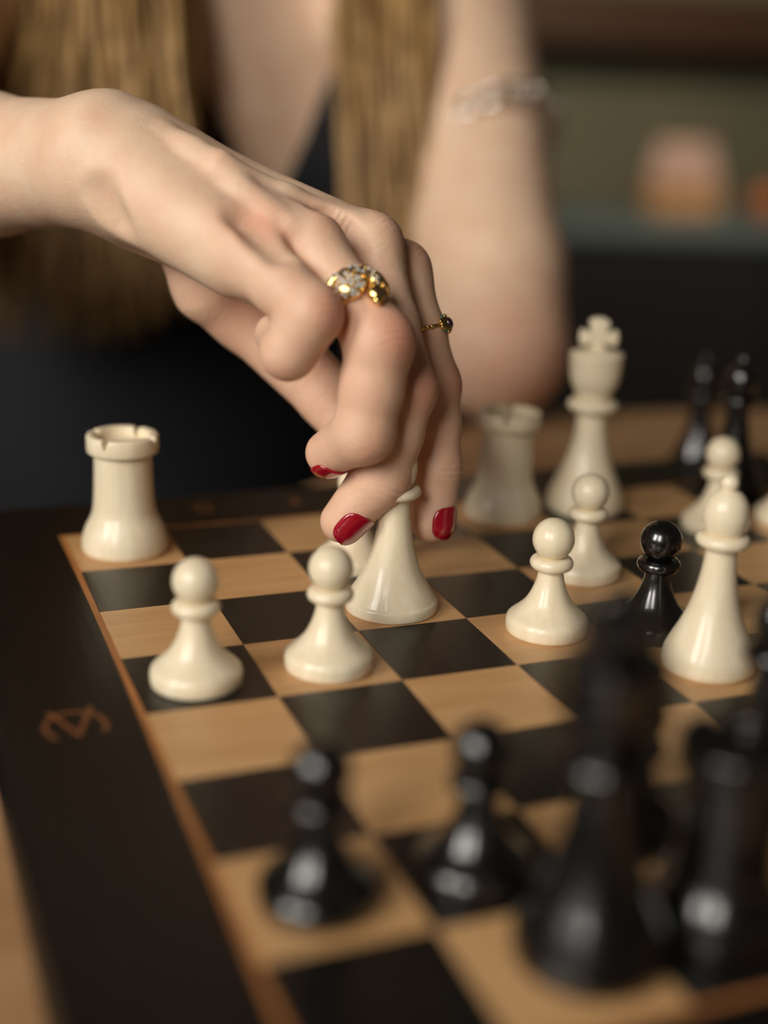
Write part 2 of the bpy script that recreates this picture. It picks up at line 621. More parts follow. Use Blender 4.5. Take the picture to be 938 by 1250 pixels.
# bishop
b_fl = [(17.6, 0.0), (18.4, 0.8), (18.7, 3.0)] + [tuple(p) for p in catmull([(18.7, 3.2), (18.2, 7.0), (16.2, 12.0), (12.9, 19.0), (9.9, 27.0), (7.6, 37.0), (6.3, 47.0), (6.2, 53.0)], 5)]
ME['bishop_body'] = lathe_mesh('bishop_body', pr(b_fl), 56)
ME['bishop_collar'] = lathe_mesh('bishop_collar', pr(collar_prof(10.6, 2.6, 54.5, 4.0)), 48)
ME['bishop_mitre'] = lathe_mesh('bishop_mitre', pr([(r, z + 0) for r, z in [(6.0, 56.0), (8.0, 59.0), (8.9, 63.0), (8.9, 66.0), (8.0, 70.0), (5.6, 73.5), (2.4, 75.2), (0, 75.4)]]), 48, 4)
ME['bishop_finial'] = lathe_mesh('bishop_finial', pr(ellipsoid_prof(3.7, 3.7, 77.6, 16)), 32)
# held bishop, with a wider stepped base
h_fl = [(19.4, 0.0), (20.2, 0.5), (20.4, 1.2), (20.4, 4.4), (19.9, 5.3)] + [tuple(p) for p in catmull([(19.6, 5.5), (17.6, 9.0), (14.0, 15.0), (11.0, 22.0), (8.6, 31.0), (6.9, 42.0), (6.4, 50.0), (6.6, 53.0)], 5)]
ME['held_body'] = lathe_mesh('held_body', pr(h_fl), 56)
ME['held_collar'] = lathe_mesh('held_collar', pr(collar_prof(11.0, 2.4, 54.0, 4.0)), 48)
# rook
r_fl = [(19.4, 0.0), (20.2, 0.8), (20.6, 3.0)] + [tuple(p) for p in catmull([(20.6, 3.2), (20.2, 7.0), (18.6, 12.0), (16.4, 16.5), (15.0, 20.5), (14.3, 27.0), (13.8, 38.0), (13.5, 49.5)], 5)]
ME['rook_body'] = lathe_mesh('rook_body', pr(r_fl), 56)


def rook_crown():
    seg = 160
    vs, fs = [], []
    notch = [math.radians(a) for a in (62, 152, 242, 332)]
    rings = 0
    prof = [(12.0, 49.0, 0), (15.8, 49.0, 0), (16.6, 49.6, 0), (16.9, 50.4, 0), (16.9, 52.5, 0), (16.9, 57.0, 1), (16.5, 57.7, 1), (15.8, 58.0, 1), (13.4, 58.0, 1), (12.9, 57.6, 1), (12.6, 57.0, 1), (12.4, 53.6, 0), (0.6, 53.2, 0)]
    for r, z, top in prof:
        for k in range(seg):
            a = 2 * math.pi * k / seg
            zz = z
            if top:
                dd = min(abs((a - n + math.pi) % (2 * math.pi) - math.pi) for n in notch)
                f = max(0.0, 1.0 - dd / 0.105)
                zz = z - min(1.0, f * 1.35) * (z - 53.4)
            vs.append((r * K * math.cos(a), r * K * math.sin(a), zz * K))
    for i in range(len(prof) - 1):
        for k in range(seg):
            k2 = (k + 1) % seg
            fs.append((i * seg + k, i * seg + k2, (i + 1) * seg + k2, (i + 1) * seg + k))
    fs.append(tuple((len(prof) - 1) * seg + k for k in range(seg)))
    me = from_data('rook_battlement', vs, fs)
    me.shade_smooth()
    me.set_sharp_from_angle(angle=math.radians(40))
    return me


ME['rook_crown'] = rook_crown()
# king
k_fl = [(20.4, 0.0), (21.2, 0.8), (21.6, 3.2)] + [tuple(p) for p in catmull([(21.6, 3.4), (20.8, 8.0), (18.0, 15.0), (14.4, 23.0), (11.2, 32.0), (9.0, 42.0), (7.9, 52.0), (8.0, 57.0)], 5)]
ME['king_body'] = lathe_mesh('king_body', pr(k_fl), 56)
ME['king_collar'] = lathe_mesh('king_collar', pr(collar_prof(13.6, 3.0, 58.5, 5.0)), 48)
ME['king_crown'] = lathe_mesh('king_crown', pr([(8.0, 60.5), (9.6, 63.0), (10.4, 66.0), (12.0, 69.0), (13.2, 72.5), (13.9, 78.0), (14.3, 84.0), (14.3, 86.0), (13.6, 87.0), (9.0, 88.2), (4.0, 89.5), (0, 90.0)]), 48, 3)


def king_cross():
    pts = [(-4.6, 88.5), (-3.2, 92.0), (-9.6, 90.6), (-10.4, 95.0), (-9.6, 99.6), (-4.2, 97.6), (-5.6, 103.6), (-2.6, 105.6), (2.6, 105.6), (5.6, 103.6), (4.2, 97.6), (9.6, 99.6), (10.4, 95.0), (9.6, 90.6), (3.2, 92.0), (4.6, 88.5)]
    bm = bmesh.new()
    f = [bm.verts.new((x * K, -3.6 * K, z * K)) for x, z in pts]
    b = [bm.verts.new((x * K, 3.6 * K, z * K)) for x, z in pts]
    bm.faces.new(f)
    bm.faces.new(b[::-1])
    n = len(pts)
    for i in range(n):
        j = (i + 1) % n
        bm.faces.new((f[j], f[i], b[i], b[j]))
    bmesh.ops.recalc_face_normals(bm, faces=bm.faces)
    bmesh.ops.bevel(bm, geom=list(bm.edges), offset=1.2 * K, segments=3, affect='EDGES', profile=0.5)
    me = bpy.data.meshes.new('king_cross')
    bm.to_mesh(me)
    bm.free()
    me.shade_smooth()
    return me


ME['king_cross'] = king_cross()
COLM = {}
for key in list(ME):
    for cm in ('cream', 'black_wood'):
        m2 = ME[key].copy()
        m2.materials.clear()
        m2.materials.append(MAT[cm])
        COLM[key, cm] = m2
KIND = {'pawn': [('body', 'pawn_body'), ('collar', 'pawn_collar'), ('head', 'pawn_head')],
        'bishop': [('body', 'bishop_body'), ('collar', 'bishop_collar'), ('mitre', 'bishop_mitre'), ('finial', 'bishop_finial')],
        'held': [('body', 'held_body'), ('collar', 'held_collar'), ('mitre', 'bishop_mitre'), ('finial', 'bishop_finial')],
        'rook': [('body', 'rook_body'), ('battlement', 'rook_crown')],
        'king': [('body', 'king_body'), ('collar', 'king_collar'), ('crown', 'king_crown'), ('cross', 'king_cross')]}


def piece(kind, c, r, cm, label, rot=0.0, z=0.0, group=None):
    nm = 'chess_' + ('bishop' if kind == 'held' else kind)
    e = empty(nm, (c * S, -r * S, z), label, 'chess piece', group or ('white chess pieces' if cm == 'cream' else 'black chess pieces'))
    e.rotation_euler.z = rot
    for part, key in KIND[kind]:
        new_obj(part, COLM[key, cm], None, e)
    return e


YAW = math.radians(-21.7)
piece('rook', 0.50, 0.50, 'cream', 'white rook on the corner square beside the dark frame', rot=YAW + 0.17)
piece('pawn', 0.47, 3.58, 'cream', 'white pawn on a dark square of the edge file, beside the frame')
piece('pawn', 1.53, 3.60, 'cream', 'white pawn on a light square just in front of the held bishop')
piece('held', 2.45, 2.60, 'cream', 'white bishop gripped by the fingers, its head hidden in the hand')
piece('pawn', 2.50, 1.50, 'cream', 'white pawn mostly hidden behind the fingers and the held bishop')
piece('pawn', 3.55, 3.44, 'cream', 'white pawn on a light square between the held bishop and the black pawn')
piece('pawn', 4.52, 2.34, 'cream', 'white pawn standing in front of the white king')
piece('pawn', 4.42, 3.72, 'black_wood', 'single black pawn among the white pieces, beside the upright white bishop')
piece('bishop', 4.48, 4.47, 'cream', 'white bishop with a ball finial standing free beside the black pawn')
piece('rook', 4.56, 0.49, 'cream', 'white rook beside the white king', rot=YAW + 0.35)
piece('king', 5.56, 0.49, 'cream', 'tall white king with a cross on its crown', rot=YAW)
piece('pawn', 6.58, 1.49, 'cream', 'white pawn directly behind the upright white bishop')
piece('pawn', 7.50, 1.50, 'cream', 'white pawn on the edge file opposite the corner rook')
piece('pawn', 0.47, 6.54, 'black_wood', 'black pawn on a light square of the edge file, nearest the ornament on the frame')
piece('pawn', 1.42, 6.58, 'black_wood', 'black pawn on a dark square, second along from the ornamented frame')
piece('pawn', 2.52, 6.48, 'black_wood', 'black pawn standing behind the tall black king')
piece('king', 1.70, 7.46, 'black_wood', 'tall black king beside the black rook', rot=YAW)
piece('rook', 2.52, 7.46, 'black_wood', 'black rook beside the black king on the back rank', rot=0.3)
piece('bishop', 3.52, 6.45, 'black_wood', 'black bishop behind the black rook and before the free-standing white bishop')
piece('bishop', 7.55, 0.36, 'black_wood', 'black bishop in the far corner behind the white edge pawns')
q = on_plane(848, 576, TABLE_Z)
piece('bishop', q[0] / S, -q[1] / S, 'black_wood', 'black bishop standing on the table beyond the board', z=TABLE_Z)


# ================================================================== PERSON
# ---- signed-distance modelling of the body, meshed by surface nets on a stretched grid
PX = 1.0 / FPX


def J(px, py, d, rpx):
    return (at(px, py, d), rpx * d * PX)


def cone_d(x, y, z, a, ra, b, rb, flat=None):
    """distance to a tapered capsule; flat = (axis, factor) squashes along an axis"""
    ab = b - a
    L2 = float(ab @ ab) + 1e-12
    px, py, pz = x - a[0], y - a[1], z - a[2]
    t = np.clip((px * ab[0] + py * ab[1] + pz * ab[2]) / L2, 0, 1)
    qx, qy, qz = px - t * ab[0], py - t * ab[1], pz - t * ab[2]
    if flat is not None:
        n, s = flat
        c = (qx * n[0] + qy * n[1] + qz * n[2]) * (1.0 / s - 1.0)
        qx, qy, qz = qx + c * n[0], qy + c * n[1], qz + c * n[2]
    return np.sqrt(qx * qx + qy * qy + qz * qz) - (ra + (rb - ra) * t)


def smin(a, b, k):
    if k <= 0:
        return np.minimum(a, b)
    h = np.maximum(k - np.abs(a - b), 0.0) / k
    return np.minimum(a, b) - h * h * k * 0.25


class Field:
    def __init__(self, xs, ys, zs):
        self.xs, self.ys, self.zs = (np.asarray(v, np.float32) for v in (xs, ys, zs))
        self.F = np.full((len(xs), len(ys), len(zs)), 0.5, np.float32)

    def block(self, lo, hi):
        out = []
        for v, l, h in zip((self.xs, self.ys, self.zs), lo, hi):
            i0, i1 = np.searchsorted(v, l), np.searchsorted(v, h)
            out.append(slice(max(0, i0 - 1), min(len(v), i1 + 1)))
        return tuple(out)

    def add(self, prim, k, op='min'):
        a, ra, b, rb = prim[:4]
        flat = prim[4] if len(prim) > 4 else None
        m = max(ra, rb) + max(k, 0.004) + 0.004
        bl = self.block(np.minimum(a, b) - m, np.maximum(a, b) + m)
        if any(s.stop - s.start < 1 for s in bl):
            return
        x = self.xs[bl[0]][:, None, None]
        y = self.ys[bl[1]][None, :, None]
        z = self.zs[bl[2]][None, None, :]
        d = cone_d(x, y, z, a.astype(np.float32), ra, b.astype(np.float32), rb, flat).astype(np.float32)
        if op == 'min':
            self.F[bl] = smin(self.F[bl], d, k)
        else:
            self.F[bl] = -smin(-self.F[bl], d, k)


def surface_nets(F, xs, ys, zs):
    ins = F < 0
    nx, ny, nz = F.shape
    cells, poss, signs = [], [], []
    ax = (np.asarray(xs, float), np.asarray(ys, float), np.asarray(zs, float))
    for d in range(3):
        s0 = [slice(None)] * 3
        s1 = [slice(None)] * 3
        s0[d] = slice(0, -1)
        s1[d] = slice(1, None)
        I = np.nonzero(ins[tuple(s0)] != ins[tuple(s1)])
        e1, e2 = [(1, 2), (2, 0), (0, 1)][d]
        ok = (I[e1] > 0) & (I[e2] > 0) & (I[e1] < F.shape[e1] - 1) & (I[e2] < F.shape[e2] - 1)
        I = [i[ok] for i in I]
        I2 = [i.copy() for i in I]
        I2[d] = I2[d] + 1
        f0, f1 = F[tuple(I)].astype(float), F[tuple(I2)].astype(float)
        t = f0 / (f0 - f1)
        P = np.stack([ax[k][I[k]] for k in range(3)], 1)
        P[:, d] = ax[d][I[d]] * (1 - t) + ax[d][I2[d]] * t
        q = []
        for o1, o2 in ((-1, -1), (0, -1), (0, 0), (-1, 0)):
            c = [i for i in I]
            c[e1] = I[e1] + o1
            c[e2] = I[e2] + o2
            q.append((c[0] * ny + c[1]) * nz + c[2])
        q = np.stack(q, 1)
        flip = f0 > 0
        q[flip] = q[flip][:, ::-1]
        cells.append(q)
        poss.append(P)
    Q = np.concatenate(cells)
    P = np.concatenate(poss)
    u, inv = np.unique(Q.ravel(), return_inverse=True)
    cnt = np.bincount(inv, minlength=len(u)).astype(float)
    V = np.stack([np.bincount(inv, weights=np.repeat(P[:, k], 4), minlength=len(u)) / cnt for k in range(3)], 1)
    return V, inv.reshape(-1, 4)


def smooth_verts(V, Q, it=2, lam=0.5):
    e = np.concatenate([Q[:, [0, 1]], Q[:, [1, 2]], Q[:, [2, 3]], Q[:, [3, 0]]])
    a = np.concatenate([e[:, 0], e[:, 1]])
    b = np.concatenate([e[:, 1], e[:, 0]])
    n = np.bincount(a, minlength=len(V)).astype(float)
    for i in range(it):
        for l in (lam, -lam * 1.04):
            A = np.stack([np.bincount(a, weights=V[b, k], minlength=len(V)) / n for k in range(3)], 1)
            V = V + (A - V) * l
    return V


def mesh_from_quads(name, V, Q):
    me = bpy.data.meshes.new(name)
    me.vertices.add(len(V))
    me.vertices.foreach_set('co', np.ascontiguousarray(V, np.float32).ravel())
    me.loops.add(Q.size)
    me.loops.foreach_set('vertex_index', np.ascontiguousarray(Q, np.int32).ravel())
    me.polygons.add(len(Q))
    me.polygons.foreach_set('loop_start', np.arange(0, Q.size, 4, dtype=np.int32))
    me.update(calc_edges=True)
    me.validate()
    me.shade_smooth()
    return me


def add_attr(me, name, vals):
    a = me.attributes.new(name, 'FLOAT', 'POINT')
    a.data.foreach_set('value', np.ascontiguousarray(vals, np.float32))


def unit(v):
    v = np.asarray(v, float)
    return v / (np.linalg.norm(v) + 1e-12)


# ---- skeleton: the reaching arm and hand (pixel directions + distances along the arm)
def camv(x, y, z):
    return CAM_C + RIGHT * x + UP * y + FWD * z


R_SHO = at(-40, -60, 0.80)
R_ELB = camv(-0.265, 0.132, 0.58)
WRI = J(128, 199, 0.440, 80)
DORS = unit(-FWD * 0.75 + UP * 0.62 + RIGHT * 0.20)        # back of the hand
PAL = -DORS

MCP = {2: J(490, 330, 0.447, 33), 3: J(454, 298, 0.432, 34), 4: J(380, 297, 0.416, 36), 5: J(300, 310, 0.408, 43)}
PIP = {2: J(530, 470, 0.447, 32), 3: J(497, 475, 0.424, 36), 4: J(464, 418, 0.404, 42), 5: J(382, 383, 0.394, 36)}
DIP = {2: J(532, 570, 0.449, 31), 3: J(465, 583, 0.430, 36), 4: J(444, 528, 0.411, 38), 5: J(352, 430, 0.399, 33)}
TIP = {2: J(528, 636, 0.4505, 27), 3: J(418, 636, 0.434, 27), 4: J(401, 553, 0.424, 28), 5: J(336, 408, 0.411, 25)}
CAR = {2: J(187, 189, 0.447, 44), 3: J(182, 198, 0.440, 50), 4: J(172, 205, 0.434, 55), 5: J(165, 225, 0.428, 55)}
T_CMC, T_MCP, T_IP, T_TIP = J(220, 291, 0.458, 34), J(300, 379, 0.476, 46), J(402, 485, 0.474, 37), J(462, 572, 0.466, 28)

fore0 = (R_ELB, 0.040)
base_prims = [
    # forearm and wrist
    ((fore0[0], 0.040, at(-20, 201, 0.482), 79 * 0.482 * PX), 0.0),
    ((at(-20, 201, 0.482), 79 * 0.482 * PX, WRI[0], 73 * 0.44 * PX), 0.010),
    ((at(140, 163, 0.446), 40 * 0.446 * PX, at(152, 168, 0.446), 38 * 0.446 * PX), 0.008),     # ulna head
    ((WRI[0], 71 * 0.44 * PX, at(190, 226, 0.44), 71 * 0.44 * PX), 0.012),
    # metacarpals
    ((CAR[2][0], CAR[2][1], MCP[2][0], MCP[2][1] * 0.92), 0.008),
    ((CAR[3][0], CAR[3][1], MCP[3][0], MCP[3][1] * 0.96), 0.007),
    ((CAR[4][0], CAR[4][1], MCP[4][0], MCP[4][1] * 0.96), 0.007),
    ((CAR[5][0], CAR[5][1], MCP[5][0], MCP[5][1] * 0.92), 0.007),
    # palm flesh under the metacarpals
    ((at(185, 250, 0.448), 55 * 0.448 * PX, at(330, 330, 0.440), 48 * 0.44 * PX), 0.010),
    ((at(200, 235, 0.450), 50 * 0.45 * PX, at(420, 345, 0.452), 46 * 0.452 * PX), 0.010),
    ((at(168, 246, 0.430), 42 * 0.43 * PX, at(288, 322, 0.414), 40 * 0.414 * PX), 0.008),      # outer edge of the palm
]
fingers = {}
for f in (2, 3, 4, 5):
    m, p, d, t = MCP[f], PIP[f], DIP[f], TIP[f]
    mid1 = (m[0] * 0.45 + p[0] * 0.55, (m[1] * 0.45 + p[1] * 0.55) * (0.94 if f > 2 else 0.985))
    mid2 = (p[0] * 0.5 + d[0] * 0.5, (p[1] * 0.5 + d[1] * 0.5) * 0.975)
    fingers[f] = [((m[0], m[1], mid1[0], mid1[1]), 0.0), ((mid1[0], mid1[1], p[0], p[1]), 0.003),
                  ((p[0], p[1], mid2[0], mid2[1]), 0.003), ((mid2[0], mid2[1], d[0], d[1]), 0.003),
                  ((d[0], d[1], t[0], t[1]), 0.003)]
T_MID = J(259, 344, 0.468, 50)
fingers[1] = [((T_CMC[0], T_CMC[1], T_MID[0], T_MID[1]), 0.0), ((T_MID[0], T_MID[1], T_MCP[0], T_MCP[1]), 0.003), ((T_MCP[0], T_MCP[1], T_IP[0], T_IP[1]), 0.005),
              ((T_IP[0], T_IP[1], T_TIP[0], T_TIP[1]), 0.003)]
FK = {1: 0.004, 2: 0.007, 3: 0.007, 4: 0.007, 5: 0.006}

# ---- the rest of the body
L_SHO = at(548, -85, 0.90)
L_ELB = at(606, 455, 0.765)
L_ELB[2] = TABLE_Z + 0.0435
L_WRI = at(595, 130, 0.825)
CHEST = at(300, -75, 0.86)
LAT = unit(L_SHO - R_SHO)
LAT[2] = 0
LAT = unit(LAT)
BACK = unit(np.cross(np.array((0, 0, 1.0)), LAT))          # from the chest to the back
if BACK[1] < 0:
    BACK = -BACK
ZU = np.array((0, 0, 1.0))
FLATB = (BACK, 0.70)
MIDC = CHEST + BACK * 0.02
UBX = MIDC - ZU * 0.10
WAIST = MIDC - ZU * 0.33 + BACK * 0.05 - LAT * 0.045
HIPS = MIDC - ZU * 0.50 + BACK * 0.07 - LAT * 0.05
HEADC = MIDC + ZU * 0.285 - BACK * 0.05
torso_prims = [
    ((UBX - LAT * 0.065, 0.125, UBX + LAT * 0.065, 0.125, FLATB), 0.0),
    ((UBX, 0.135, WAIST, 0.134, FLATB), 0.05),
    ((WAIST, 0.134, HIPS, 0.150, FLATB), 0.05),
    ((MIDC - LAT * 0.13 - ZU * 0.01, 0.050, MIDC + LAT * 0.13 - ZU * 0.01, 0.050), 0.05),
    ((UBX - LAT * 0.068 - BACK * 0.055 - ZU * 0.05, 0.058, UBX - LAT * 0.068 - BACK * 0.05 - ZU * 0.06, 0.058), 0.04),
    ((UBX + LAT * 0.068 - BACK * 0.055 - ZU * 0.05, 0.058, UBX + LAT * 0.068 - BACK * 0.05 - ZU * 0.06, 0.058), 0.04),
]
limb_prims = [
    ((R_SHO, 0.052, R_ELB, 0.041), 0.03),
    ((L_SHO, 0.052, L_ELB + BACK * 0.01, 0.040), 0.03),
    ((L_ELB, 0.0405, L_ELB * 0.68 + L_WRI * 0.32, 0.0395), 0.01),
    ((L_ELB * 0.68 + L_WRI * 0.32, 0.0395, L_WRI, 0.0310), 0.01),
    ((L_WRI, 0.0310, L_WRI + (L_WRI - L_ELB) * 0.38 - LAT * 0.02, 0.033, (BACK, 0.6)), 0.015),
    ((L_WRI + (L_WRI - L_ELB) * 0.38 - LAT * 0.02, 0.026, L_WRI + (L_WRI - L_ELB) * 0.40 - LAT * 0.09, 0.018), 0.015),
    ((MIDC + ZU * 0.02, 0.052, MIDC + ZU * 0.16 - BACK * 0.02, 0.050), 0.03),
    ((HEADC - ZU * 0.035 - BACK * 0.03, 0.062, HEADC + ZU * 0.03 + BACK * 0.02, 0.082), 0.03),
    ((HEADC - ZU * 0.09 - BACK * 0.05, 0.026, HEADC - ZU * 0.05 - BACK * 0.04, 0.05), 0.03),
    ((HEADC + ZU * 0.0 - BACK * 0.098, 0.008, HEADC - ZU * 0.035 - BACK * 0.112, 0.012), 0.012),
    ((HIPS - LAT * 0.08, 0.085, HIPS - LAT * 0.10 - BACK * 0.12 - ZU * 0.02, 0.075), 0.03),
    ((HIPS + LAT * 0.08, 0.085, HIPS + LAT * 0.10 - BACK * 0.12 - ZU * 0.02, 0.075), 0.03),
]
hand_pts = [at(-25, 110, 0.49), at(-25, 290, 0.49), WRI[0]] + [v[0] for D in (MCP, PIP, DIP, TIP) for v in D.values()] + [T_MCP[0], T_IP[0], T_TIP[0], at(130, 290, 0.44), at(140, 113, 0.44)]
HLO = np.min(hand_pts, 0) - 0.014
HHI = np.max(hand_pts, 0) + 0.014
all_pts = [p[0][i] for p in torso_prims + limb_prims for i in (0, 2)]
BLO = np.minimum(np.min(all_pts, 0) - 0.17, HLO)
BHI = np.maximum(np.max(all_pts, 0) + 0.17, HHI)
FINE, COARSE = 0.0008, 0.007


def axis_coords(k):
    lo = np.arange(HLO[k] - COARSE, BLO[k] - COARSE, -COARSE)[::-1]
    mid = np.arange(HLO[k], HHI[k], FINE)
    hi = np.arange(mid[-1] + COARSE, BHI[k] + COARSE, COARSE)
    return np.concatenate([lo, mid, hi])


AX = [axis_coords(k) for k in range(3)]
body = Field(*AX)
for p, k in torso_prims + limb_prims:
    body.add(p, k)
for p, k in base_prims:
    body.add(p, max(k, 0.004))
hb = body.block(HLO - 0.002, HHI + 0.002)
sub = [body.xs[hb[0]], body.ys[hb[1]], body.zs[hb[2]]]
palm = body.F[hb].copy()
hand = palm.copy()
for f, prims in fingers.items():
    ff = Field(*sub)
    for p, k in prims:
        ff.add(p, k)
    hand = smin(hand, smin(palm, ff.F, FK[f]), 0.0006)
body.F[hb] = hand


def surf(px, py, d0=0.36, d1=0.50):
    """first point of the hand that the ray through a photo pixel meets"""
    dd = np.arange(d0, d1, 0.0004)
    P = CAM_C[None] + dd[:, None] * ((at(px, py, 1.0) - CAM_C)[None])
    idx = [np.clip(np.searchsorted(v, P[:, k]), 0, len(v) - 1) for k, v in enumerate((body.xs, body.ys, body.zs))]
    f = body.F[idx[0], idx[1], idx[2]]
    k = int(np.argmax(f < 0))
    return dd[k] if f[k] < 0 else None


def relief(pts, r, amount, k, sub):
    """a groove (sub) or a ridge laid along the skin"""
    cs = []
    for (x, y), am in zip(pts, amount):
        d = surf(x, y)
        if d is None:
            return
        cs.append(at(x, y, d + ((-(r - am)) if sub else (r - am))))
    for a, c in zip(cs[:-1], cs[1:]):
        prim = (a, r, c, r)
        body.add(prim, k, 'sub' if sub else 'min')


relief([(200, 168), (235, 188), (290, 228), (352, 276)], 0.0030, (-0.003, 0.0002, 0.0006, 0.0004), 0.005, False)   # tendons on the back of the hand
relief([(225, 178), (270, 200), (350, 240), (425, 272)], 0.0028, (-0.003, 0.0002, 0.0005, 0.0004), 0.005, False)
relief([(290, 250), (300, 260), (318, 276), (340, 302)], 0.0042, (-0.003, 0.0003, 0.0009, 0.0004), 0.005, True)      # hollows between the knuckles
relief([(392, 252), (404, 262), (422, 278), (438, 306)], 0.0032, (-0.003, 0.0003, 0.0008, 0.0006), 0.004, True)
relief([(110, 216), (112, 240), (122, 262), (136, 278)], 0.0050, (-0.003, 0.0003, 0.0007, 0.0010), 0.006, True)      # wrist fold
V, Q = surface_nets(body.F, *AX)
V = smooth_verts(V, Q, 2)
body_me = mesh_from_quads('body', V, Q)


def finger_d(P, f):
    d = None
    for p, k in fingers[f]:
        flat = p[4] if len(p) > 4 else None
        e = cone_d(P[:, 0], P[:, 1], P[:, 2], p[0], p[1], p[2], p[3], flat)
        d = e if d is None else smin(d, e, k)
    return d


# colour and wrinkle attributes
blush = np.zeros(len(V))
wr_t = np.zeros(len(V))
wr_w = np.zeros(len(V))


def joint(c, r, axis, dors, amt, wrinkle, wl=0.0011):
    global blush, wr_t, wr_w
    dv = V - c
    ax = dv @ axis
    dd = dv @ dors
    rad = np.sqrt(np.maximum(0, (dv * dv).sum(1)))
    g = np.exp(-(rad / (r * 1.25)) ** 2)
    gd = np.clip(dd / r, 0, 1)
    blush = np.maximum(blush, g * gd * amt * 2.2)
    w = np.exp(-(ax / (r * 0.55)) ** 2) * gd * (rad < r * 1.8) * wrinkle
    up = w > wr_w
    wr_w = np.where(up, w, wr_w)
    wr_t = np.where(up, ax / wl * 2 * math.pi / 2, wr_t)


for f in (2, 3, 4, 5):
    for a, b, c, am, wr in ((MCP, PIP, CAR, 0.55, 0.25), (PIP, DIP, MCP, 0.75, 0.35), (DIP, TIP, PIP, 0.45, 0.8 if f < 4 else 0.2)):
        ax = unit(b[f][0] - c[f][0])
        bend = unit(unit(c[f][0] - a[f][0]) + unit(b[f][0] - a[f][0]))
        joint(a[f][0], a[f][1], ax, -bend, am, wr)
    tipax = unit(TIP[f][0] - DIP[f][0])
    dv = V - TIP[f][0]
    blush = np.maximum(blush, 0.45 * np.exp(-((dv * dv).sum(1)) / (TIP[f][1] * 1.3) ** 2))
near = np.nonzero(np.all((V > HLO) & (V < HHI), 1))[0]
for f in (1, 2, 3, 4, 5):                     # fingers are pinker than the arm
    m = T_MCP if f == 1 else MCP[f]
    fd = finger_d(V[near], f)
    dist = np.linalg.norm(V[near] - m[0], axis=1)
    g = np.clip(1 - fd / 0.003, 0, 1) * np.clip((dist - m[1] * 0.8) / 0.02, 0, 1) * 0.30
    blush[near] = np.maximum(blush[near], g)
ax = unit(T_TIP[0] - T_MCP[0])
joint(T_IP[0], T_IP[1], ax, unit(-FWD - 0.2 * UP), 0.35, 0.12)
joint(T_MCP[0], T_MCP[1], ax, unit(-FWD - 0.8 * UP), 0.5, 0.08)
joint(MCP[5][0] + DORS * 0.004, 0.010, unit(RIGHT), DORS, 0.4, 0.0)
joint(L_ELB, 0.05, ZU, -BACK, 0.35, 0.0)
add_attr(body_me, 'blush', np.clip(blush, 0, 0.85))
add_attr(body_me, 'wr_t', wr_t)
add_attr(body_me, 'wr_w', wr_w)

person = empty('person', (float(HIPS[0]), float(HIPS[1]), FLOOR_Z),
               'person in a dark top leaning over the board and moving a white bishop', 'person')
POFF = -np.array(person.location)


def pchild(name, me, mat, parent=None, smooth=True):
    o = new_obj(name, me, mat, parent or person, smooth)
    if parent is None:
        o.location = Vector(POFF)
    return o


body_o = pchild('body', body_me, MAT['skin'])
body_o['label'] = 'bare skin of the arms, hand and chest'

# ---- clothing: a low-necked dark top
cx = [np.arange(l, h, 0.006) for l, h in zip(np.min([WAIST, HIPS, UBX, MIDC], 0) - 0.26, np.max([MIDC, HIPS, UBX], 0) + np.array((0.26, 0.26, 0.08)))]
cl = Field(*cx)
for p, k in torso_prims + limb_prims[-2:]:
    cl.add((p[0], p[1] + 0.006, p[2], p[3] + 0.006) + tuple(p[4:]), k)
gx, gy, gz = cl.xs[:, None, None], cl.ys[None, :, None], cl.zs[None, None, :]
vA, vB, vC = at(430, 90, 0.79), at(385, 220, 0.79), at(250, 90, 0.79)
uA, uB = vA @ LAT, vB @ LAT
uC = vC @ LAT
U = gx * LAT[0] + gy * LAT[1]
u0 = (uA + uC) / 2
slope = (uA - uB) / (vA[2] - vB[2])
wz = (uA - u0) + (gz - vA[2]) * slope
front = (gx - MIDC[0]) * BACK[0] + (gy - MIDC[1]) * BACK[1]
cut = np.minimum(wz - np.abs(U - u0), np.maximum(0.03 - front, -0.5))
cl.F = np.maximum(cl.F, np.maximum(cut, gz - (MIDC[2] + 0.05)).astype(np.float32))
cV, cQ = surface_nets(cl.F, *cx)
top = pchild('top', mesh_from_quads('top', smooth_verts(cV, cQ, 3), cQ), MAT['cloth'])
top['label'] = 'dark navy low-necked top'

# ---- hair: long loose locks over both shoulders
rh = random.Random(11)
hv, hf = [], []


def lock(pts, r):
    global hv, hf
    path = catmull(pts, 6)
    n = len(path)
    ph = rh.uniform(0, 6.28)
    path = [p + LAT * 0.0045 * math.sin(ph + i * 0.42) + BACK * 0.003 * math.cos(ph + i * 0.35) for i, p in enumerate(path)]
    rad = [r * (0.75 + 0.25 * math.sin(ph + i * 0.3)) * min(1.0, (n - 1 - i) / (0.30 * n) + 0.10) for i in range(n)]
    v, f = tube_data(path, rad, 6, 0.7, up=tuple(BACK))
    o = len(hv)
    hv += v
    hf += [tuple(i + o for i in q) for q in f]


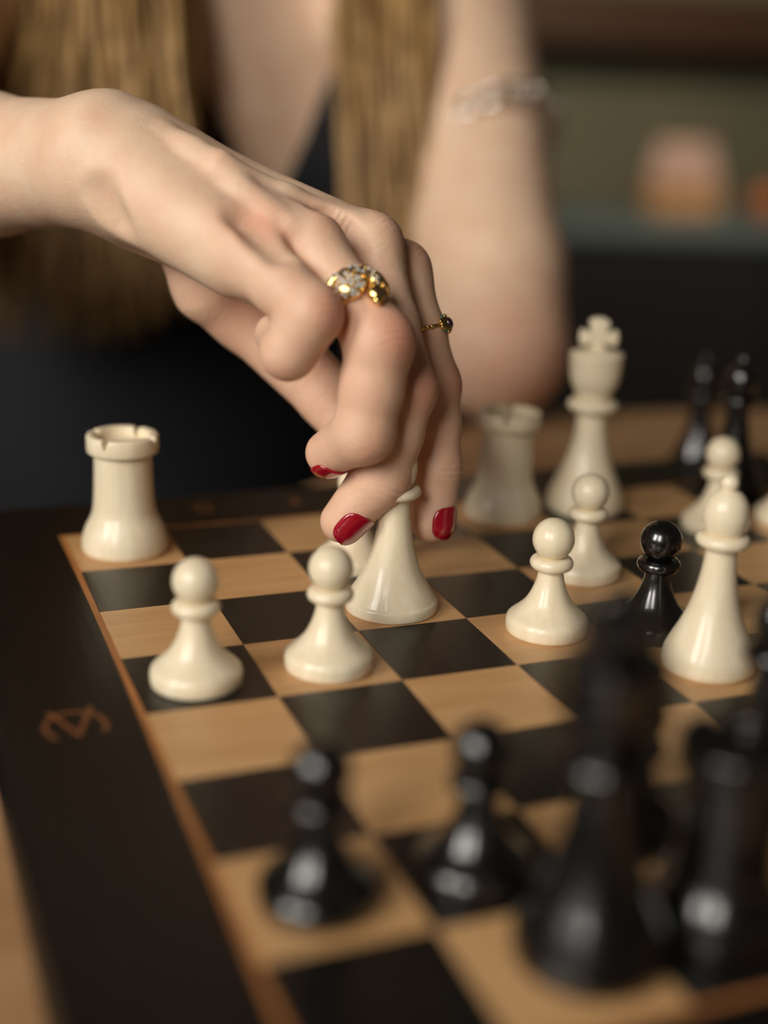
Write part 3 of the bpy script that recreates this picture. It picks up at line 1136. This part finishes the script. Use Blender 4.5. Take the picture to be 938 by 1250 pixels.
CROWN = HEADC + ZU * 0.085 + BACK * 0.015
for i in range(900):
    xb = rh.uniform(-110, 255)
    xt = -40 + (xb + 110) * 0.68 + rh.uniform(-25, 25)
    d = rh.uniform(0.735, 0.80)
    yb = rh.uniform(300, 425) - max(0, xb - 150) * 0.4
    side = HEADC - LAT * (0.092 - 0.025 * rh.random()) + BACK * rh.uniform(-0.05, 0.06)
    lock([CROWN - LAT * 0.02, side + ZU * 0.03, side - ZU * 0.10 - LAT * 0.012, at(xt, -60, d + 0.01), at((xt + xb) / 2, 150, d), at(xb, yb, d - 0.005)], rh.uniform(0.0016, 0.0034))
for i in range(520):
    xb = rh.uniform(428, 545)
    xt = 420 + (xb - 428) * 0.85 + rh.uniform(-12, 12)
    d = rh.uniform(0.785, 0.85)
    yb = rh.uniform(300, 440)
    side = HEADC + LAT * (0.092 - 0.025 * rh.random()) + BACK * rh.uniform(-0.05, 0.06)
    lock([CROWN + LAT * 0.02, side + ZU * 0.03, side - ZU * 0.10 + LAT * 0.005, at(xt, -60, d + 0.01), at((xt + xb) / 2, 150, d), at(xb, yb, d)], rh.uniform(0.0016, 0.0032))
for i in range(50):
    a = rh.uniform(0.1, 0.9) * math.pi
    side = HEADC + (LAT * math.cos(a) + BACK * math.sin(a)) * 0.098
    lock([CROWN + BACK * 0.01, side + ZU * 0.04, side - ZU * 0.08, side - ZU * 0.22 + BACK * 0.03, side - ZU * 0.42 + BACK * 0.05], rh.uniform(0.010, 0.014))
hair = pchild('hair', from_data('hair', hv, hf), MAT['hair'])
hair['label'] = 'long light brown hair hanging loose'
hair['kind'] = 'stuff'


# ---- nails
def nail(f, nrm, length, phi, along=0.75, lift=0.00025):
    d0, r0 = DIP[f]
    t0, r1 = TIP[f]
    ax = unit(t0 - d0)
    n = unit(nrm - ax * (nrm @ ax))
    b = np.cross(ax, n)
    c = d0 + (t0 - d0) * along
    R = r0 + (r1 - r0) * along
    nu, nv = 16, 22
    top_v = []
    for iv in range(nv + 1):
        v = iv / nv
        s = (v - 0.5) * 2
        w = (1 - abs(s) ** 3.2) ** (1 / 2.4) if s < 0 else (1 - abs(s) ** 2.6) ** (1 / 2.2)
        w = 0.0 + max(0.02, w)
        for iu in range(nu + 1):
            u = (iu / nu - 0.5) * 2 * w
            an = u * phi
            top_v.append(c + ax * (s * length / 2) + n * (R * math.cos(an)) + b * (R * math.sin(an)))
    P = np.array(top_v)
    for _ in range(6):
        d = finger_d(P, f)
        e = 1e-4
        g = np.stack([(finger_d(P + np.eye(3)[k] * e, f) - d) / e for k in range(3)], 1)
        P = P - g * (d - lift)[:, None]
    d = finger_d(P, f)
    g = np.stack([(finger_d(P + np.eye(3)[k] * 1e-4, f) - d) / 1e-4 for k in range(3)], 1)
    nn = nu + 1
    # the plate stands highest along its middle
    prof = np.array([(1 - (abs(iu / nu - 0.5) * 2) ** 2) for iv in range(nv + 1) for iu in range(nn)])
    vv = np.array([iv / nv for iv in range(nv + 1) for iu in range(nn)])
    P2 = P + g * (0.00020 + 0.00035 * np.sqrt(np.clip(prof, 0, 1)) + 0.0003 * vv)[:, None]
    lowv = P - g * 0.0007
    verts = list(P2) + list(lowv)
    m = len(P2)
    fs = []
    for iv in range(nv):
        for iu in range(nu):
            q = (iv * nn + iu, iv * nn + iu + 1, (iv + 1) * nn + iu + 1, (iv + 1) * nn + iu)
            fs.append(q)
            fs.append(tuple(m + i for i in q[::-1]))
    ring = [iu for iu in range(nn)] + [iv * nn + nu for iv in range(1, nv + 1)] + [nv * nn + iu for iu in range(nu - 1, -1, -1)] + [iv * nn for iv in range(nv - 1, 0, -1)]
    for i in range(len(ring)):
        a, bb = ring[i], ring[(i + 1) % len(ring)]
        fs.append((a, a + m, bb + m, bb))
    me = from_data('fingernail', verts, fs)
    bm = bmesh.new()
    bm.from_mesh(me)
    bmesh.ops.recalc_face_normals(bm, faces=bm.faces)
    bm.to_mesh(me)
    bm.free()
    o = new_obj('fingernail', me, MAT['polish'], body_o, True)
    o['label'] = 'glossy dark red fingernail'
    return o


nail(3, RIGHT * 0.62 - UP * 0.42 - FWD * 0.66, 0.0138, 0.95, 0.95)
nail(2, RIGHT * 0.78 - UP * 0.05 - FWD * 0.60, 0.0130, 0.95, 1.04)
nail(4, RIGHT * 0.25 - UP * 0.88 - FWD * 0.30, 0.0120, 0.95, 1.10)

# ------------------------------------------------------------------ rings
STONE = lathe_mesh('stone', [(0.0, -0.0004), (0.00042, -0.0002), (0.0005, 0.0), (0.00035, 0.00028), (0.0, 0.0004)], 10)


def ico(name, sx, sy, sz, sub=3):
    bm = bmesh.new()
    bmesh.ops.create_icosphere(bm, subdivisions=sub, radius=1.0)
    for v in bm.verts:
        v.co = Vector((v.co.x * sx, v.co.y * sy, v.co.z * sz))
    me = bpy.data.meshes.new(name)
    bm.to_mesh(me)
    bm.free()
    me.shade_smooth()
    return me


class RingFrame:
    def __init__(self, f, t, roll=0.0):
        m, p = MCP[f], PIP[f]
        self.c = m[0] + (p[0] - m[0]) * t
        self.ax = unit(p[0] - m[0])
        v = CAM_C - self.c
        self.n = unit(v - self.ax * (v @ self.ax))
        self.b = np.cross(self.ax, self.n)
        if self.b @ RIGHT < 0:
            self.b = -self.b
        self.f = f
        self.off = roll
        # real radius around the finger, found on the distance field of the finger
        self.R = m[1] + (p[1] - m[1]) * t

    def radius(self, th, s):
        d = self.n * math.cos(th) + self.b * math.sin(th)
        o = self.c + self.ax * s
        r = np.linspace(0.004, 0.02, 200)
        P = o[None] + d[None] * r[:, None]
        return float(r[np.argmin(np.abs(finger_d(P, self.f)))])

    def pt(self, deg, s, h):
        th = math.radians(deg + self.off)
        d = self.n * math.cos(th) + self.b * math.sin(th)
        return self.c + self.ax * s + d * (self.radius(th, s) + h)

    def mat(self, deg, s, h, spin=0.0):
        th = math.radians(deg + self.off)
        d = self.n * math.cos(th) + self.b * math.sin(th)
        p = self.pt(deg, s, h)
        y = self.ax * math.cos(spin) + np.cross(d, self.ax) * math.sin(spin)
        x = np.cross(y, d)
        M = Matrix.Identity(4)
        for i in range(3):
            M[i][0], M[i][1], M[i][2], M[i][3] = x[i], y[i], d[i], p[i]
        return M


def place(name, me, mat, root, M):
    o = new_obj(name, me, mat, root)
    o.matrix_local = Matrix.Translation(-root.location) @ M
    return o


rf = RingFrame(4, 0.64, 8.0)
rg = empty('ring', tuple(rf.c), 'gold ring with a pave-set dome and an animal head, on the ring finger', 'ring', 'gold finger rings')


def ring_path(fr, fn, h, n=72):
    return [fr.pt(k * 360 / n, fn(k * 360 / n), h) - np.array(fr.c) for k in range(n)]


for sgn in (-1, 1):
    me = tube_mesh('ring_band', ring_path(rf, lambda a, s=sgn: s * 0.0013 * (1 + 0.5 * math.cos(math.radians(a + 60))) - 0.0022 * math.exp(-((a - 40 if a < 180 else a - 400) / 45.0) ** 2), 0.0011), 0.0014, 10, 1.0, closed=True)
    new_obj('band', me, MAT['gold'], rg)
dome = place('dome', ico('ring_dome', 0.0050, 0.0042, 0.0028), MAT['gold'], rg, rf.mat(2, -0.0008, 0.0012))
wrap_path = [rf.pt(a, s, 0.0019) - np.array(rf.c) for a, s in ((-30, -0.0035), (-8, -0.0052), (16, -0.0050), (34, -0.0030), (43, 0.0000), (41, 0.0030))]
new_obj('wrap', tube_mesh('ring_wrap', catmull(wrap_path, 8), 0.0017, 10), MAT['gold'], rg)
head = place('animal_head', ico('ring_head', 0.0029, 0.0036, 0.0024), MAT['gold'], rg, rf.mat(32, 0.0048, 0.0019, -0.5))
for nm, me, mt, loc in (('snout', ico('snout', 0.0016, 0.0016, 0.0013, 2), 'gold', (0, 0.0030, 0.0002)),
                        ('ear', ico('ear', 0.0008, 0.0006, 0.0011, 2), 'gold', (-0.0018, -0.0018, 0.0017)),
                        ('ear', ico('ear', 0.0008, 0.0006, 0.0011, 2), 'gold', (0.0018, -0.0018, 0.0017)),
                        ('eye', ico('eye', 0.0006, 0.0006, 0.0005, 2), 'dark_gem', (-0.0011, 0.0012, 0.0018)),
                        ('eye', ico('eye', 0.0006, 0.0006, 0.0005, 2), 'dark_gem', (0.0011, 0.0012, 0.0018))):
    o = new_obj(nm, me, MAT[mt], head)
    o.location = loc
rs = random.Random(3)
sm = {}
for mt in ('gem', 'dark_gem', 'gold'):
    sm[mt] = STONE.copy()
    sm[mt].materials.append(MAT[mt])
for k in range(44):                                     # stones on the dome
    a = k * 2.39996
    rr = 0.93 * math.sqrt((k + 0.5) / 44)
    o = new_obj('stone', sm['gem' if k % 3 else 'gold'], None, dome)
    zz = math.sqrt(max(0.02, 1 - rr * rr))
    nrm = Vector((rr * math.cos(a) / 0.0050, rr * math.sin(a) / 0.0042, zz / 0.0028)).normalized()
    o.location = (rr * math.cos(a) * 0.0050, rr * math.sin(a) * 0.0042, zz * 0.0028)
    o.rotation_euler = nrm.to_track_quat('Z', 'Y').to_euler()
wp = catmull([(-22, -0.0042), (-8, -0.0052), (16, -0.0050), (34, -0.0030), (43, 0.0000), (41, 0.0022)], 5)
for k, (a, s) in enumerate(wp):                         # stones along the wrap
    for q in (-1, 1):
        M = rf.mat(a + q * 2.6 * (abs(s) < 0.0042), s - q * 0.0007, 0.0034)
        place('stone', sm['dark_gem' if (k + q) % 3 == 0 else ('gold' if k % 2 else 'gem')], None, rg, M)

rf2 = RingFrame(2, 0.55)
rg2 = empty('ring', tuple(rf2.c), 'thin beaded gold ring with a dark stone, on the index finger', 'ring', 'gold finger rings')
new_obj('band', tube_mesh('thin_band', ring_path(rf2, lambda a: 0.0, 0.0003), 0.00055, 8, closed=True), MAT['old_gold'], rg2)
bead = ico('bead', 0.00075, 0.00075, 0.00075, 2)
bead.materials.append(MAT['gold'])
for k in range(40):
    a = -180 + k * 9
    if 35 < a < 78:
        continue
    place('bead', bead, None, rg2, rf2.mat(a, 0.0, 0.0007))
setting = place('setting', ico('ring_setting', 0.0030, 0.0026, 0.0013, 3), MAT['old_gold'], rg2, rf2.mat(62, 0, 0.0008))
place('dark_stone', ico('oval_stone', 0.0017, 0.0021, 0.0013, 2), MAT['dark_gem'], rg2, rf2.mat(68, 0, 0.0018))
petal = ico('petal_stone', 0.0008, 0.0008, 0.0007, 2)
pm = {k: petal.copy() for k in ('green_gem', 'old_gold', 'gold')}
for k in pm:
    pm[k].materials.append(MAT[k])
for k in range(9):
    a = k * 2 * math.pi / 9
    place('side_stone', pm['green_gem' if k % 3 == 0 else ('old_gold' if k % 2 else 'gold')], None, rg2,
          rf2.mat(64 + math.cos(a) * 17, math.sin(a) * 0.0027, 0.0012))

# ------------------------------------------------------------------ bracelet on the propped arm
bx_ax = unit(L_WRI - L_ELB)
bc = at(600, 178, 0.822)
tt = ((bc - L_ELB) @ bx_ax)
bc = L_ELB + bx_ax * tt
bn = unit((CAM_C - bc) - bx_ax * ((CAM_C - bc) @ bx_ax))
bb_ = np.cross(bx_ax, bn)
if bb_ @ RIGHT < 0:
    bb_ = -bb_
br = empty('bracelet', tuple(bc), 'silver bracelet of round links around the propped wrist', 'bracelet')
NL = 20
RB = 0.0395
link = tube_mesh('bracelet_link', [(math.cos(a) * 0.0066, math.sin(a) * 0.0066, 0) for a in np.linspace(0, 2 * math.pi, 28, endpoint=False)], 0.0017, 8, closed=True)
link.materials.append(MAT['silver'])
for k in range(NL):
    a = 2 * math.pi * k / NL
    d = bn * math.cos(a) + bb_ * math.sin(a)
    p = d * RB + bb_ * 0.003 + bx_ax * 0.011 * math.sin(a)
    tx = np.cross(bx_ax, d)
    tilt = 0.22 * (1 if k % 2 else -1)
    dn = unit(d + tx * tilt)
    tx2 = np.cross(bx_ax, dn)
    M = Matrix.Identity(4)
    for i in range(3):
        M[i][0], M[i][1], M[i][2], M[i][3] = tx2[i], bx_ax[i], dn[i], p[i]
    o = new_obj('link', link, None, br)
    o.matrix_local = M
